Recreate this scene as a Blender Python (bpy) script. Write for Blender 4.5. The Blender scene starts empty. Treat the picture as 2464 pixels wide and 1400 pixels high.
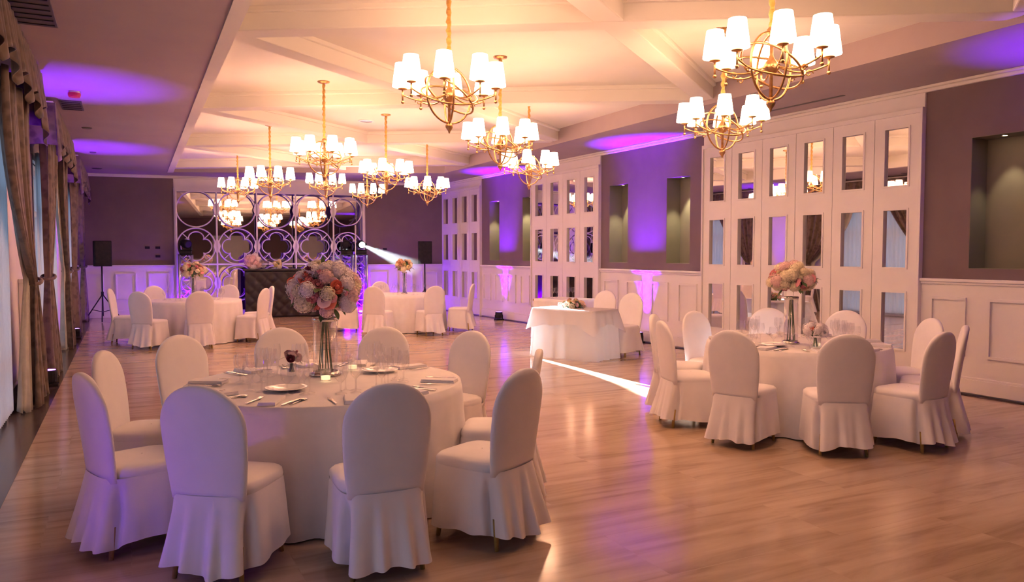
import bpy, math, random
from mathutils import Vector, Matrix

# ------------------------------------------------------------------ camera, world, exposure
SC = bpy.context.scene
COL = SC.collection
PI = math.pi
YAW = math.atan(932/1850.0)
PITCH = math.atan(90/1850.0)
cd = bpy.data.cameras.new('camera'); cam = bpy.data.objects.new('camera', cd); COL.objects.link(cam)
cd.sensor_width = 36.0; cd.lens = 36.0*1850/2464; cd.clip_start = 0.05; cd.clip_end = 200
cam.location = (0, 0, 1.6)
fw = Vector((math.sin(YAW)*math.cos(PITCH), math.cos(YAW)*math.cos(PITCH), -math.sin(PITCH)))
cam.rotation_euler = fw.to_track_quat('-Z', 'Y').to_euler()
SC.camera = cam

W = bpy.data.worlds.new('world'); SC.world = W; W.use_nodes = True
bg = W.node_tree.nodes['Background']
bg.inputs[0].default_value = (0.55, 0.72, 1.0, 1); bg.inputs[1].default_value = 1.2

SC.view_settings.view_transform = 'Standard'
SC.view_settings.look = 'None'
SC.view_settings.gamma = 1
SC.view_settings.exposure = 0.42
SC.view_settings.use_curve_mapping = False
cy = SC.cycles
cy.use_denoising = True
cy.max_bounces = 8; cy.diffuse_bounces = 4; cy.glossy_bounces = 5; cy.transmission_bounces = 6; cy.transparent_max_bounces = 16
cy.caustics_reflective = False; cy.caustics_refractive = False
cy.sample_clamp_indirect = 6.0
cy.use_light_tree = True
cy.use_adaptive_sampling = True; cy.adaptive_threshold = 0.035

SHADE_L = 15.0            # radiance of a lit lamp shade
UP_W = 5200.0             # purple floor uplights
BEAM_W = 420000.0         # moving head beam
PURPLE = (0.16, 0.0, 1.0)

# ------------------------------------------------------------------ helpers
def mat(name, col=(.8,.8,.8), rough=.6, metal=0.0, spec=.5, emit=None, es=0.0, alpha=1.0, sheen=0.0, coat=0.0):
    m = bpy.data.materials.new(name); m.use_nodes = True
    b = m.node_tree.nodes['Principled BSDF']
    b.inputs['Base Color'].default_value = (*col, 1)
    b.inputs['Roughness'].default_value = rough
    b.inputs['Metallic'].default_value = metal
    b.inputs['Specular IOR Level'].default_value = spec
    if emit: b.inputs['Emission Color'].default_value = (*emit, 1); b.inputs['Emission Strength'].default_value = es
    if sheen: b.inputs['Sheen Weight'].default_value = sheen
    if coat: b.inputs['Coat Weight'].default_value = coat
    return m
def N(m, t): return m.node_tree.nodes.new(t)
def L(m, a, b): m.node_tree.links.new(a, b)
def noisy(m, c1, c2, scale=(1,1,1), nscale=4.0, detail=4, bump=0.0, bdist=.01, lo=.35, hi=.65):
    """procedural two-tone variation (and bump) in object space"""
    b = m.node_tree.nodes['Principled BSDF']
    tc = N(m,'ShaderNodeTexCoord'); mp = N(m,'ShaderNodeMapping'); mp.inputs['Scale'].default_value = scale
    L(m, tc.outputs['Object'], mp.inputs[0])
    n = N(m,'ShaderNodeTexNoise'); n.inputs['Scale'].default_value = nscale; n.inputs['Detail'].default_value = detail
    L(m, mp.outputs[0], n.inputs['Vector'])
    r = N(m,'ShaderNodeValToRGB'); r.color_ramp.elements[0].position = lo; r.color_ramp.elements[1].position = hi
    r.color_ramp.elements[0].color = (*c1,1); r.color_ramp.elements[1].color = (*c2,1)
    L(m, n.outputs['Fac'], r.inputs[0]); L(m, r.outputs[0], b.inputs['Base Color'])
    if bump:
        bp = N(m,'ShaderNodeBump'); bp.inputs['Strength'].default_value = bump; bp.inputs['Distance'].default_value = bdist
        L(m, n.outputs['Fac'], bp.inputs['Height']); L(m, bp.outputs[0], b.inputs['Normal'])
    return m

M = {}
M['white'] = noisy(mat('white_paint', rough=.45), (.80,.75,.74), (.84,.79,.78), nscale=2)
M['soffit'] = noisy(mat('dimmed_soffit_paint', rough=.8), (.42,.33,.34), (.45,.36,.36), nscale=1.5)  # same paint as the tray ceiling; dimmer light is put into its colour
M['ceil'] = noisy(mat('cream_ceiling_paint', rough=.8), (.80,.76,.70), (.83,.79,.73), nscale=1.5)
M['taupe'] = noisy(mat('taupe_wall_paint', rough=.7), (.165,.108,.112), (.18,.12,.122), nscale=3, bump=.1, bdist=.002)
M['niche'] = noisy(mat('warm_lit_niche_taupe', rough=.8), (.20,.18,.125), (.22,.195,.14), nscale=3)  # taupe like the wall, with the warm light's olive cast put into the colour
M['marble_dark'] = noisy(mat('dark_marble', rough=.18), (.05,.035,.03), (.12,.085,.065), scale=(3,.6,1), nscale=5, detail=8)
M['mirror'] = mat('mirror_glass', (.82,.80,.78), rough=.015, metal=1.0)
M['gold'] = noisy(mat('aged_brass', rough=.35, metal=.85), (.42,.24,.10), (.60,.37,.17), nscale=30)
M['sleeve'] = noisy(mat('gold_silk_chain_sleeve', rough=.55, sheen=.3), (.42,.22,.04), (.58,.33,.08), scale=(1,1,3), nscale=28, bump=.5, bdist=.006)
M['bronze'] = noisy(mat('dark_bronze', rough=.4, metal=.8), (.10,.06,.03), (.18,.11,.05), nscale=20)
M['legwood'] = noisy(mat('gold_painted_leg', rough=.4, metal=.3), (.38,.24,.07), (.50,.33,.10), nscale=25)
M['fabric'] = noisy(mat('white_stretch_fabric', rough=.85, sheen=.15), (.85,.80,.81), (.88,.83,.84), nscale=7, bump=.15, bdist=.003)
M['cloth'] = noisy(mat('white_linen', rough=.8, sheen=.1), (.82,.77,.78), (.86,.81,.82), nscale=9, bump=.1, bdist=.002)
M['napkin'] = mat('napkin_linen', (.84,.80,.82), rough=.85)
M['plate'] = mat('porcelain', (.82,.80,.79), rough=.12)
M['silver'] = mat('polished_steel', (.62,.58,.55), rough=.16, metal=1.0)
M['black'] = noisy(mat('black_plastic', rough=.75, spec=.25), (.012,.010,.011), (.022,.018,.018), nscale=12)
M['rubber'] = mat('black_metal', (.02,.018,.02), rough=.4, metal=.4)
M['leather'] = noisy(mat('dark_brown_leather', rough=.55), (.014,.008,.008), (.022,.012,.011), nscale=9)
M['alu'] = mat('aluminium_truss', (.62,.62,.66), rough=.28, metal=.9)
M['grille'] = mat('grey_grille', (.10,.085,.075), rough=.6)
M['red'] = mat('red_plastic', (.55,.03,.04), rough=.4)
M['lit_led'] = mat('lit_purple_led', (.1,.05,.2), emit=(.45,.12,1.0), es=8)
M['lit_white'] = mat('lit_white_lens', (.8,.8,.8), emit=(.75,.86,1.0), es=40)
M['lit_warm'] = mat('lit_downlight', (.8,.8,.8), emit=(1.0,.86,.66), es=14)
M['candle'] = mat('lit_candle_wax', (.9,.85,.75), emit=(1.0,.72,.35), es=1.2)
M['green'] = noisy(mat('leaf_green', rough=.5), (.05,.11,.03), (.11,.19,.06), nscale=14)
M['moss'] = noisy(mat('dark_foliage', rough=.6), (.04,.08,.025), (.08,.13,.05), nscale=18)
for k, c in dict(white=(.90,.80,.83), cream=(.90,.78,.56), pink=(.88,.34,.38), coral=(.92,.25,.17), blush=(.90,.60,.58), burgundy=(.20,.02,.06), yellow=(.78,.62,.28), peach=(.80,.50,.34)).items():
    M['pet_'+k] = noisy(mat('petal_'+k, rough=.65, sheen=.1), tuple(x*.86 for x in c), c, nscale=22)

# lit lamp shade: pleated parchment that gives off light, warmer toward the top and rim
m = mat('lit_lamp_shade', (.9,.8,.6), rough=.8, emit=(1.0,.55,.34), es=SHADE_L); M['shade'] = m
M['brass_ring'] = mat('shade_candle', (.75,.5,.2), rough=.4, emit=(1.0,.62,.22), es=1.6)

def glass_mat(name, tint=(.985,.98,.985), gl=.05):
    m = bpy.data.materials.new(name); m.use_nodes = True; nt = m.node_tree; nt.nodes.clear()
    o = nt.nodes.new('ShaderNodeOutputMaterial'); mx = nt.nodes.new('ShaderNodeMixShader')
    t = nt.nodes.new('ShaderNodeBsdfTransparent'); g = nt.nodes.new('ShaderNodeBsdfGlossy')
    t.inputs[0].default_value = (*tint,1); g.inputs['Roughness'].default_value = .04
    lw = nt.nodes.new('ShaderNodeLayerWeight'); lw.inputs[0].default_value = .35
    mp = nt.nodes.new('ShaderNodeMapRange'); mp.inputs[3].default_value = gl; mp.inputs[4].default_value = .4
    nt.links.new(lw.outputs['Facing'], mp.inputs[0]); nt.links.new(mp.outputs[0], mx.inputs[0])
    nt.links.new(t.outputs[0], mx.inputs[1]); nt.links.new(g.outputs[0], mx.inputs[2]); nt.links.new(mx.outputs[0], o.inputs[0])
    return m
M['glass'] = glass_mat('clear_glass')
M['pane'] = glass_mat('window_glass', (.95,.97,1.0), .04)

def fabric_trans(name, col, tr=.5):
    m = bpy.data.materials.new(name); m.use_nodes = True; nt = m.node_tree; nt.nodes.clear()
    o = nt.nodes.new('ShaderNodeOutputMaterial'); mx = nt.nodes.new('ShaderNodeMixShader'); mx.inputs[0].default_value = tr
    d = nt.nodes.new('ShaderNodeBsdfDiffuse'); t = nt.nodes.new('ShaderNodeBsdfTranslucent')
    d.inputs[0].default_value = (*col,1); t.inputs[0].default_value = (*col,1)
    nt.links.new(d.outputs[0], mx.inputs[1]); nt.links.new(t.outputs[0], mx.inputs[2]); nt.links.new(mx.outputs[0], o.inputs[0])
    return m
M['sheer'] = fabric_trans('sheer_voile', (.80,.82,.85), .6)
M['overlay'] = fabric_trans('thin_white_overlay', (.86,.82,.84), .5)

# damask curtain
m = mat('brown_damask', (.3,.22,.13), rough=.6, sheen=.25); b = m.node_tree.nodes['Principled BSDF']
tc = N(m,'ShaderNodeTexCoord'); v = N(m,'ShaderNodeTexVoronoi'); v.inputs['Scale'].default_value = 9
nz = N(m,'ShaderNodeTexNoise'); nz.inputs['Scale'].default_value = 16; nz.inputs['Detail'].default_value = 5
ad = N(m,'ShaderNodeMath'); ad.operation = 'MULTIPLY'
L(m, tc.outputs['Object'], v.inputs['Vector']); L(m, tc.outputs['Object'], nz.inputs['Vector'])
L(m, v.outputs['Distance'], ad.inputs[0]); L(m, nz.outputs['Fac'], ad.inputs[1])
r = N(m,'ShaderNodeValToRGB'); r.color_ramp.elements[0].position = .12; r.color_ramp.elements[1].position = .26
r.color_ramp.elements[0].color = (.08,.05,.03,1); r.color_ramp.elements[1].color = (.16,.105,.07,1)
L(m, ad.outputs[0], r.inputs[0]); L(m, r.outputs[0], b.inputs['Base Color']); M['damask'] = m
M['lining'] = noisy(mat('pale_lining', rough=.7), (.42,.40,.35), (.52,.50,.44), nscale=8)

# floor: polished vein-cut travertine laid in long planks along X
m = mat('vein_cut_marble_floor', rough=.16, spec=.55); b = m.node_tree.nodes['Principled BSDF']; M['floor'] = m
tc = N(m,'ShaderNodeTexCoord'); mp = N(m,'ShaderNodeMapping'); mp.inputs['Scale'].default_value = (.30, 2.6, 1)
L(m, tc.outputs['Object'], mp.inputs[0])
n1 = N(m,'ShaderNodeTexNoise'); n1.inputs['Scale'].default_value = 2.6; n1.inputs['Detail'].default_value = 7; n1.inputs['Roughness'].default_value = .6
n1.inputs['Distortion'].default_value = .5
bk = N(m,'ShaderNodeTexBrick'); bk.offset = .37; bk.inputs['Scale'].default_value = 1.0
bk.inputs['Brick Width'].default_value = 1.2; bk.inputs['Row Height'].default_value = .6; bk.inputs['Mortar Size'].default_value = .0022
bk.inputs['Color1'].default_value = (0,0,0,1); bk.inputs['Color2'].default_value = (1,1,1,1); bk.inputs['Mortar'].default_value = (.3,.3,.3,1)
L(m, tc.outputs['Object'], bk.inputs['Vector'])
# each plank shifts the veins
vm = N(m,'ShaderNodeVectorMath'); vm.operation = 'MULTIPLY_ADD'; vm.inputs[1].default_value = (3.1, 7.7, 0)
L(m, bk.outputs['Color'], vm.inputs[0]); L(m, mp.outputs[0], vm.inputs[2]); L(m, vm.outputs[0], n1.inputs['Vector'])
r = N(m,'ShaderNodeValToRGB'); r.color_ramp.elements[0].position = .30; r.color_ramp.elements[1].position = .72
r.color_ramp.elements[0].color = (.36,.235,.15,1); r.color_ramp.elements[1].color = (.60,.44,.31,1)
e = r.color_ramp.elements.new(.5); e.color = (.52,.365,.25,1)
L(m, n1.outputs['Fac'], r.inputs[0])
mx = N(m,'ShaderNodeMix'); mx.data_type = 'RGBA'; mx.blend_type = 'MULTIPLY'; mx.inputs[0].default_value = .08
L(m, r.outputs[0], mx.inputs[6]); L(m, bk.outputs['Color'], mx.inputs[7]); L(m, mx.outputs[2], b.inputs['Base Color'])
rr = N(m,'ShaderNodeMapRange'); rr.inputs[3].default_value = .10; rr.inputs[4].default_value = .2
L(m, n1.outputs['Fac'], rr.inputs[0]); L(m, rr.outputs[0], b.inputs['Roughness'])

# mesh builder
class MB:
    def __init__(s): s.v = []; s.f = []
    def add(s, vs, fs):
        o = len(s.v); s.v += [tuple(p) for p in vs]; s.f += [tuple(i+o for i in f) for f in fs]; return s
    def box(s, x0, x1, y0, y1, z0, z1, T=None):
        vs = [(x,y,z) for z in (z0,z1) for y in (y0,y1) for x in (x0,x1)]
        if T: vs = [T(*p) for p in vs]
        return s.add(vs, [(0,2,3,1),(4,5,7,6),(0,1,5,4),(2,6,7,3),(0,4,6,2),(1,3,7,5)])
    def bar(s, a, b, w, h, up=(0,0,1)):
        a = Vector(a); b = Vector(b); d = (b-a).normalized(); r = d.cross(Vector(up))
        if r.length < 1e-4: r = d.cross(Vector((1,0,0)))
        r.normalize(); u = r.cross(d)
        vs = []
        for p in (a, b):
            for i, j in ((-1,-1),(1,-1),(1,1),(-1,1)): vs.append(p + r*(w/2*i) + u*(h/2*j))
        return s.add(vs, [(0,1,2,3),(7,6,5,4),(0,4,5,1),(1,5,6,2),(2,6,7,3),(3,7,4,0)])
    def tube(s, pts, r, n=8, closed=False, caps=True):
        pts = [Vector(p) for p in pts]; k = len(pts); rr = r if isinstance(r, (list,tuple)) else [r]*k
        vs = []; prev = None
        for i, p in enumerate(pts):
            if closed: t = pts[(i+1) % k] - pts[i-1]
            else: t = pts[min(i+1,k-1)] - pts[max(i-1,0)]
            t.normalize()
            if prev is None:
                ref = Vector((0,0,1)) if abs(t.z) < .9 else Vector((1,0,0)); nrm = t.cross(ref).normalized()
            else:
                nrm = (prev - t*prev.dot(t)).normalized()
            prev = nrm; bi = t.cross(nrm)
            for j in range(n):
                a = 2*PI*j/n; vs.append(p + (nrm*math.cos(a) + bi*math.sin(a))*rr[i])
        fs = []
        for i in range(k if closed else k-1):
            i2 = (i+1) % k
            for j in range(n): fs.append((i*n+j, i*n+(j+1)%n, i2*n+(j+1)%n, i2*n+j))
        if caps and not closed: fs.append(tuple(range(n))[::-1]); fs.append(tuple((k-1)*n+j for j in range(n)))
        return s.add(vs, fs)
    def lathe(s, prof, n=24, c=(0,0,0), close=False):
        """prof: list of (r,z)"""
        vs = []; k = len(prof)
        for r_, z in prof:
            for j in range(n):
                a = 2*PI*j/n; vs.append((c[0]+r_*math.cos(a), c[1]+r_*math.sin(a), c[2]+z))
        fs = [(i*n+j, i*n+(j+1)%n, (i+1)*n+(j+1)%n, (i+1)*n+j) for i in range(k-1) for j in range(n)]
        if close: fs.append(tuple(range(n))[::-1]); fs.append(tuple((k-1)*n+j for j in range(n)))
        return s.add(vs, fs)
    def sphere(s, c, r, nu=12, nv=8, sc=(1,1,1)):
        prof = [(max(1e-4, math.sin(PI*i/nv)), -math.cos(PI*i/nv)) for i in range(nv+1)]
        o = len(s.v); s.lathe(prof, nu)
        for i in range(o, len(s.v)):
            p = s.v[i]; s.v[i] = (c[0]+p[0]*r*sc[0], c[1]+p[1]*r*sc[1], c[2]+p[2]*r*sc[2])
        return s
    def grid(s, rows, wrap=False):
        """rows: list of equally long lists of points"""
        m_ = len(rows[0]); vs = [p for r_ in rows for p in r_]
        fs = [(i*m_+j, i*m_+(j+1)%m_, (i+1)*m_+(j+1)%m_, (i+1)*m_+j) for i in range(len(rows)-1) for j in range(m_ if wrap else m_-1)]
        return s.add(vs, fs)
    def prism(s, poly, z0, z1):
        n = len(poly); vs = [(x,y,z0) for x,y in poly] + [(x,y,z1) for x,y in poly]
        return s.add(vs, [tuple(range(n))[::-1], tuple(range(n,2*n))] + [(i,(i+1)%n,n+(i+1)%n,n+i) for i in range(n)])
    def xf(s, Mx):
        s.v = [tuple(Mx @ Vector(p)) for p in s.v]; return s
    def mesh(s, name, m_, smooth=False, fix=True):
        me = bpy.data.meshes.new(name); me.from_pydata([tuple(p) for p in s.v], [], s.f); me.materials.append(m_)
        if fix:
            import bmesh
            bm = bmesh.new(); bm.from_mesh(me); bmesh.ops.recalc_face_normals(bm, faces=bm.faces); bm.to_mesh(me); bm.free()
        if smooth: me.polygons.foreach_set('use_smooth', [True]*len(me.polygons))
        me.update(); return me
    def build(s, name, m_, parent=None, smooth=False, loc=None, bevel=0, solid=0, sub=0, edge=False):
        o = bpy.data.objects.new(name, s.mesh(name, m_, smooth)); COL.objects.link(o)
        if parent: o.parent = parent
        if loc: o.location = loc
        if solid: q = o.modifiers.new('solid','SOLIDIFY'); q.thickness = solid; q.offset = -1
        if bevel: q = o.modifiers.new('bevel','BEVEL'); q.width = bevel; q.segments = 2; q.limit_method = 'ANGLE'
        if sub: q = o.modifiers.new('sub','SUBSURF'); q.levels = sub; q.render_levels = sub
        if edge:
            for e_ in o.data.polygons: pass
        return o
def inst(name, me, parent=None, loc=(0,0,0), rot=(0,0,0), scale=1.0):
    o = bpy.data.objects.new(name, me); COL.objects.link(o); o.parent = parent
    o.location = loc; o.rotation_euler = rot
    o.scale = (scale,)*3 if not isinstance(scale, tuple) else scale
    return o
def tag(o, label, cat, group=None):
    o['label'] = label; o['category'] = cat
    if group: o['group'] = group
    return o
def thing(name, label, cat, loc=(0,0,0), rz=0, group=None):
    o = bpy.data.objects.new(name, None); COL.objects.link(o); o.empty_display_size = .1
    o.location = loc; o.rotation_euler = (0,0,rz); return tag(o, label, cat, group)
def struct(name, mb, m_, parent=None, **k):
    o = mb.build(name, m_, parent, **k)
    if not parent: o['kind'] = 'structure'
    return o
def kids(o): return [c for c in bpy.data.objects if c.parent == o]
CH = {}
def copy_tree(o, parent=None, tree=None):
    c = o.copy(); COL.objects.link(c); c.parent = parent
    for ch in CHILD.get(o.name, []): copy_tree(ch, c)
    return c
CHILD = {}
def index_children(o):
    CHILD[o.name] = kids(o)
    for c in CHILD[o.name]: index_children(c)
def relabel(o, label, group=None):
    o['label'] = label
    if group: o['group'] = group
    return o
def lamp(name, kind, loc, energy, color, parent=None, target=None, size=.05, **k):
    l = bpy.data.lights.new(name, kind); l.energy = energy; l.color = color
    if kind in ('SPOT','POINT'): l.shadow_soft_size = size
    for a, b_ in k.items(): setattr(l, a, b_)
    o = bpy.data.objects.new(name, l); COL.objects.link(o); o.location = loc
    if target is not None: o.rotation_euler = (Vector(target)-Vector(loc)).to_track_quat('-Z','Y').to_euler()
    if parent: o.parent = parent
    return o

# ------------------------------------------------------------------ room frames
RU = Vector((-.027, 1.0)).normalized(); RN = Vector((RU.y, -RU.x)); RO = Vector((8.53, 5.5))
def RW(s, d, z):           # right wall: s along it, d into the room, z up
    p = RO + RU*s - RN*d; return (p.x, p.y, z)
BU = Vector((1.0, -.136)).normalized(); BN = Vector((-BU.y, BU.x)); BO = Vector((0, 21.55))
def BW(s, d, z):           # back wall
    p = BO + BU*s - BN*d; return (p.x, p.y, z)
def LW(s, d, z): return (-1.1 + d, s, z)     # left wall
SOF = 3.57; TOP = 3.83
Y0 = -3.2

# floor
f = MB(); f.box(-1.1, 9.2, Y0, 22.2, -.1, 0)
struct('floor', f, M['floor'])
f = MB(); f.box(-1.1, -.73, Y0, 21.75, -.02, .003)
struct('trim_1', f, M['marble_dark'])
f = MB(); f.box(-8.7, 15.0, .0, .10, -.02, .004, T=lambda s,d,z: RW(s,d,z))
struct('trim_2', f, M['marble_dark'])

# ceiling: soffit around a raised tray with a lattice of beams
def xl(y): return .72 + .0125*y
def xr(y): return 6.90 + .012*(y-4)
TY0 = -.6; BLp = (xl(20.6), 20.5); BRp = (xr(17.7), 17.7)
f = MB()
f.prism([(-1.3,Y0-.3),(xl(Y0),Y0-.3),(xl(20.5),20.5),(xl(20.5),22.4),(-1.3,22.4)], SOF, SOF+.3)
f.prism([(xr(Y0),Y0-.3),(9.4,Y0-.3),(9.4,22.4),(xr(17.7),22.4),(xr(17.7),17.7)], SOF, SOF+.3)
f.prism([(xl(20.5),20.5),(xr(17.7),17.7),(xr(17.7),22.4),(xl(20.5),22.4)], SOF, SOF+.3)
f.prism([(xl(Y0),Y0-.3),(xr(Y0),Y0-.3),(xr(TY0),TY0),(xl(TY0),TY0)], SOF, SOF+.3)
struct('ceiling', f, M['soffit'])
f = MB(); f.box(-1.3, 9.4, Y0-.3, 22.4, TOP, TOP+.1)
struct('ceiling', f, M['ceil'])
tn = [2]
def trim(mb, m_='white', **k):
    tn[0] += 1; return struct('trim_%d' % tn[0], mb, M[m_], **k)
f = MB(); f.prism([(xl(TY0),TY0),(xl(TY0)+.13,TY0),(xl(20.4)+.13,20.44),(xl(20.4),20.5)], SOF-.012, TOP); trim(f, 'ceil')
def lerp(a, b, t): return a+(b-a)*t
def beam(ya, yb, w=.25, dz=0.0):
    """from the left edge at ya to the right edge at yb, clipped by the tray's back edge"""
    a = (xl(ya)+.1, ya); b_ = (xr(yb)-.0, yb)
    def back(x): return lerp(20.5, 17.7, (x-xl(20.5))/(xr(17.7)-xl(20.5)))
    t1 = 1.0
    if b_[1] > back(b_[0]):
        lo, hi = 0, 1
        for _ in range(30):
            md = (lo+hi)/2; x = lerp(a[0],b_[0],md); y = lerp(a[1],b_[1],md)
            if y < back(x): lo = md
            else: hi = md
        t1 = lo
    t0 = 0
    if a[1] < TY0: t0 = (TY0-a[1])/(b_[1]-a[1])
    p = (lerp(a[0],b_[0],t0), lerp(a[1],b_[1],t0), (SOF+TOP)/2+.03+dz); q = (lerp(a[0],b_[0],t1), lerp(a[1],b_[1],t1), (SOF+TOP)/2+.03+dz)
    g = MB(); g.bar(p, q, w, TOP-SOF-.05); g.bar(Vector(p)+Vector((0,0,.08)), Vector(q)+Vector((0,0,.08)), w+.08, TOP-SOF-.2)
    trim(g, 'ceil', bevel=.012)
for k in range(-1, 4): beam(7.64+4.15*k, 4.0+4.12*k)
for k in range(-2, 3): beam(7.64+4.15*k, 12.2+4.12*k, dz=.006)

# ---- right wall -------------------------------------------------------
SEC = dict(P3=(.5,4.27), P2=(7.17,9.85), P1=(12.47,15.0))
DARK = [(-8.7,-3.0,[]), (-1.9+.0,.5,[(-.66,-.05)]), (4.27,7.17,[(4.61,5.21),(6.31,6.90)]), (9.85,12.47,[(9.9,10.33),(11.5,12.04)])]
DARK[0] = (-8.7, .5, [(-3.9,-3.3),(-.66,-.05)]); DARK.pop(1)
NZ0, NZ1, ND = 1.43, 2.90, .30
f = MB(); f.box(-8.9, 15.3, -.5, -ND-.02, 0, 3.9, T=lambda s,d,z: RW(s,d,z))
for a, b_ in SEC.values(): f.box(a, b_, -ND-.02, 0, 0, 3.6, T=lambda s,d,z: RW(s,d,z))
for a, b_, _ in DARK: f.box(a, b_, -ND-.02, 0, 0, 1.31, T=lambda s,d,z: RW(s,d,z))
struct('wall_right', f, M['white'])
f = MB(); g = MB()
for a, b_, ns in DARK:
    T = lambda s,d,z: RW(s,d,z)
    f.box(a, b_, -ND, .004, NZ1, 3.6, T=T); f.box(a, b_, -ND, .004, 1.31, NZ0, T=T)
    cur = a
    for n0, n1 in ns:
        f.box(cur, n0, -ND, .004, NZ0, NZ1, T=T); cur = n1
        for (p, q) in ((n0-.004,n0+.004),(n1-.004,n1+.004)): g.box(p, q, -ND, .002, NZ0, NZ1, T=T)
        g.box(n0, n1, -ND-.01, -ND+.005, NZ0, NZ1, T=T)
        g.box(n0, n1, -ND, .002, NZ0-.004, NZ0+.004, T=T); g.box(n0, n1, -ND, .002, NZ1-.004, NZ1+.004, T=T)
    f.box(cur, b_, -ND, .004, NZ0, NZ1, T=T)
trim(f, 'taupe'); trim(g, 'niche')

def moulding(mb, T, s0, s1, z0, z1, w=.032, h=.026, d0=.0):
    for a, b_, c_, e_ in ((s0,s1,z1-w,z1),(s0,s1,z0,z0+w)): mb.box(a, b_, d0, d0+h, c_, e_, T=T)
    for a, b_ in ((s0,s0+w),(s1-w,s1)): mb.box(a, b_, d0, d0+h, z0+w, z1-w, T=T)
def wainscot(T, s0, s1, pitch=.66, name='base'):
    f = MB(); f.box(s0, s1, 0, .012, .18, 1.26, T=T)
    n = max(1, int(round((s1-s0)/pitch))); p = (s1-s0)/n
    for i in range(n): moulding(f, T, s0+i*p+p*.18, s0+(i+1)*p-p*.18, .43, 1.10, d0=.012)
    trim(f)
    f = MB(); f.box(s0, s1, 0, .058, 1.275, 1.31, T=T); f.box(s0, s1, 0, .035, 1.245, 1.275, T=T); trim(f, bevel=.006)
    return (s0, s1)
rws = []
wainscot(RW, -.92-.66*8, .5, .66)
for a, b_, _ in DARK[1:]: wainscot(RW, a, b_, .71)
f = MB()
for a, b_, _ in DARK: f.box(a, b_, 0, .03, .02, .18, T=RW); f.box(a, b_, 0, .02, .18, .205, T=RW)
struct('baseboard_right', f, M['white'], bevel=.005)
f = MB(); f.box(-8.7, 15.0, 0, .05, 3.50, 3.54, T=RW); f.box(-8.7, 15.0, 0, .09, 3.54, SOF, T=RW); trim(f, 'ceil', bevel=.01)
# folding mirrored doors
dn = [0]
MZ = [(.43,1.12),(1.43,2.13),(2.43,3.12)]
def door_leaf(s0, s1):
    dn[0] += 1
    T = RW; c = (s0+s1)/2; a, b_ = c-.155, c+.155; d0, d1 = .004, .05; g = .004
    f = MB()
    f.box(s0+g, a, d0, d1, .03, 3.27, T=T); f.box(b_, s1-g, d0, d1, .03, 3.27, T=T)
    zs = [.03] + [z for p in MZ for z in p] + [3.27]
    for i in range(0, len(zs), 2): f.box(a, b_, d0, d1, zs[i], zs[i+1], T=T)
    f.box(a, b_, 0, d0, .03, 3.27, T=T)
    o = struct('door_%d' % dn[0], f, M['white'])
    for z0, z1 in MZ:
        q = MB(); q.box(a, b_, d0+.002, d0+.022, z0, z1, T=T); q.build('mirror_pane', M['mirror'], o)
        q = MB(); moulding(q, T, a-.022, b_+.022, z0-.022, z1+.022, w=.022, h=.012, d0=d1); q.build('pane_moulding', M['white'], o)
for (a, b_), n in zip(SEC.values(), (6,4,4)):
    w = (b_-a-.06)/n
    for i in range(n): door_leaf(a+.03+i*w, a+.03+(i+1)*w)
    f = MB(); f.box(a, a+.03, 0, .075, 0, 3.30, T=RW); f.box(b_-.03, b_, 0, .075, 0, 3.30, T=RW); f.box(a, b_, 0, .075, 3.27, 3.33, T=RW); f.box(a, b_, 0, .03, 3.33, 3.5, T=RW)
    trim(f, bevel=.005)

# ---- back wall --------------------------------------------------------
f = MB(); f.box(-1.4, 1.18, -.55, 0, 0, 3.9, T=BW); f.box(5.96, 8.6, -.55, 0, 0, 3.9, T=BW); f.box(1.18, 5.96, -.55, 0, 3.22, 3.9, T=BW)
f.box(1.18, 5.96, -.55, 0, 0, .12, T=BW); f.box(1.18, 5.96, -.55, -.45, .12, 3.22, T=BW); struct('wall_back', f, M['white'])
f = MB(); f.box(-1.2, 1.16, 0, .004, 1.31, 3.5, T=BW); f.box(5.98, 8.4, 0, .004, 1.31, 3.5, T=BW); trim(f, 'taupe')
wainscot(BW, -1.1, 1.16, .75); wainscot(BW, 5.98, 8.15, .72)
f = MB(); f.box(-1.1, 1.16, 0, .03, .0, .18, T=BW); f.box(5.98, 8.15, 0, .03, .0, .18, T=BW); struct('baseboard_back', f, M['white'], bevel=.005)
f = MB(); f.box(-1.1, 8.2, 0, .05, 3.50, 3.54, T=BW); f.box(-1.1, 8.2, 0, .09, 3.54, SOF, T=BW); trim(f, 'ceil', bevel=.01)

# ---- wall behind the viewpoint ---------------------------------------
f = MB(); f.box(-1.3, 9.3, Y0-.3, Y0, 0, 3.9); struct('wall_front', f, M['taupe'])
f = MB(); f.box(-1.1, 9.0, Y0, Y0+.02, 0, 1.28); f.box(-1.1, 9.0, Y0, Y0+.06, 1.27, 1.31); trim(f)
f = MB()
for x0 in (1.2, 5.4): f.box(x0, x0+1.9, Y0, Y0+.05, 0, 2.6)
trim(f)

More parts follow.
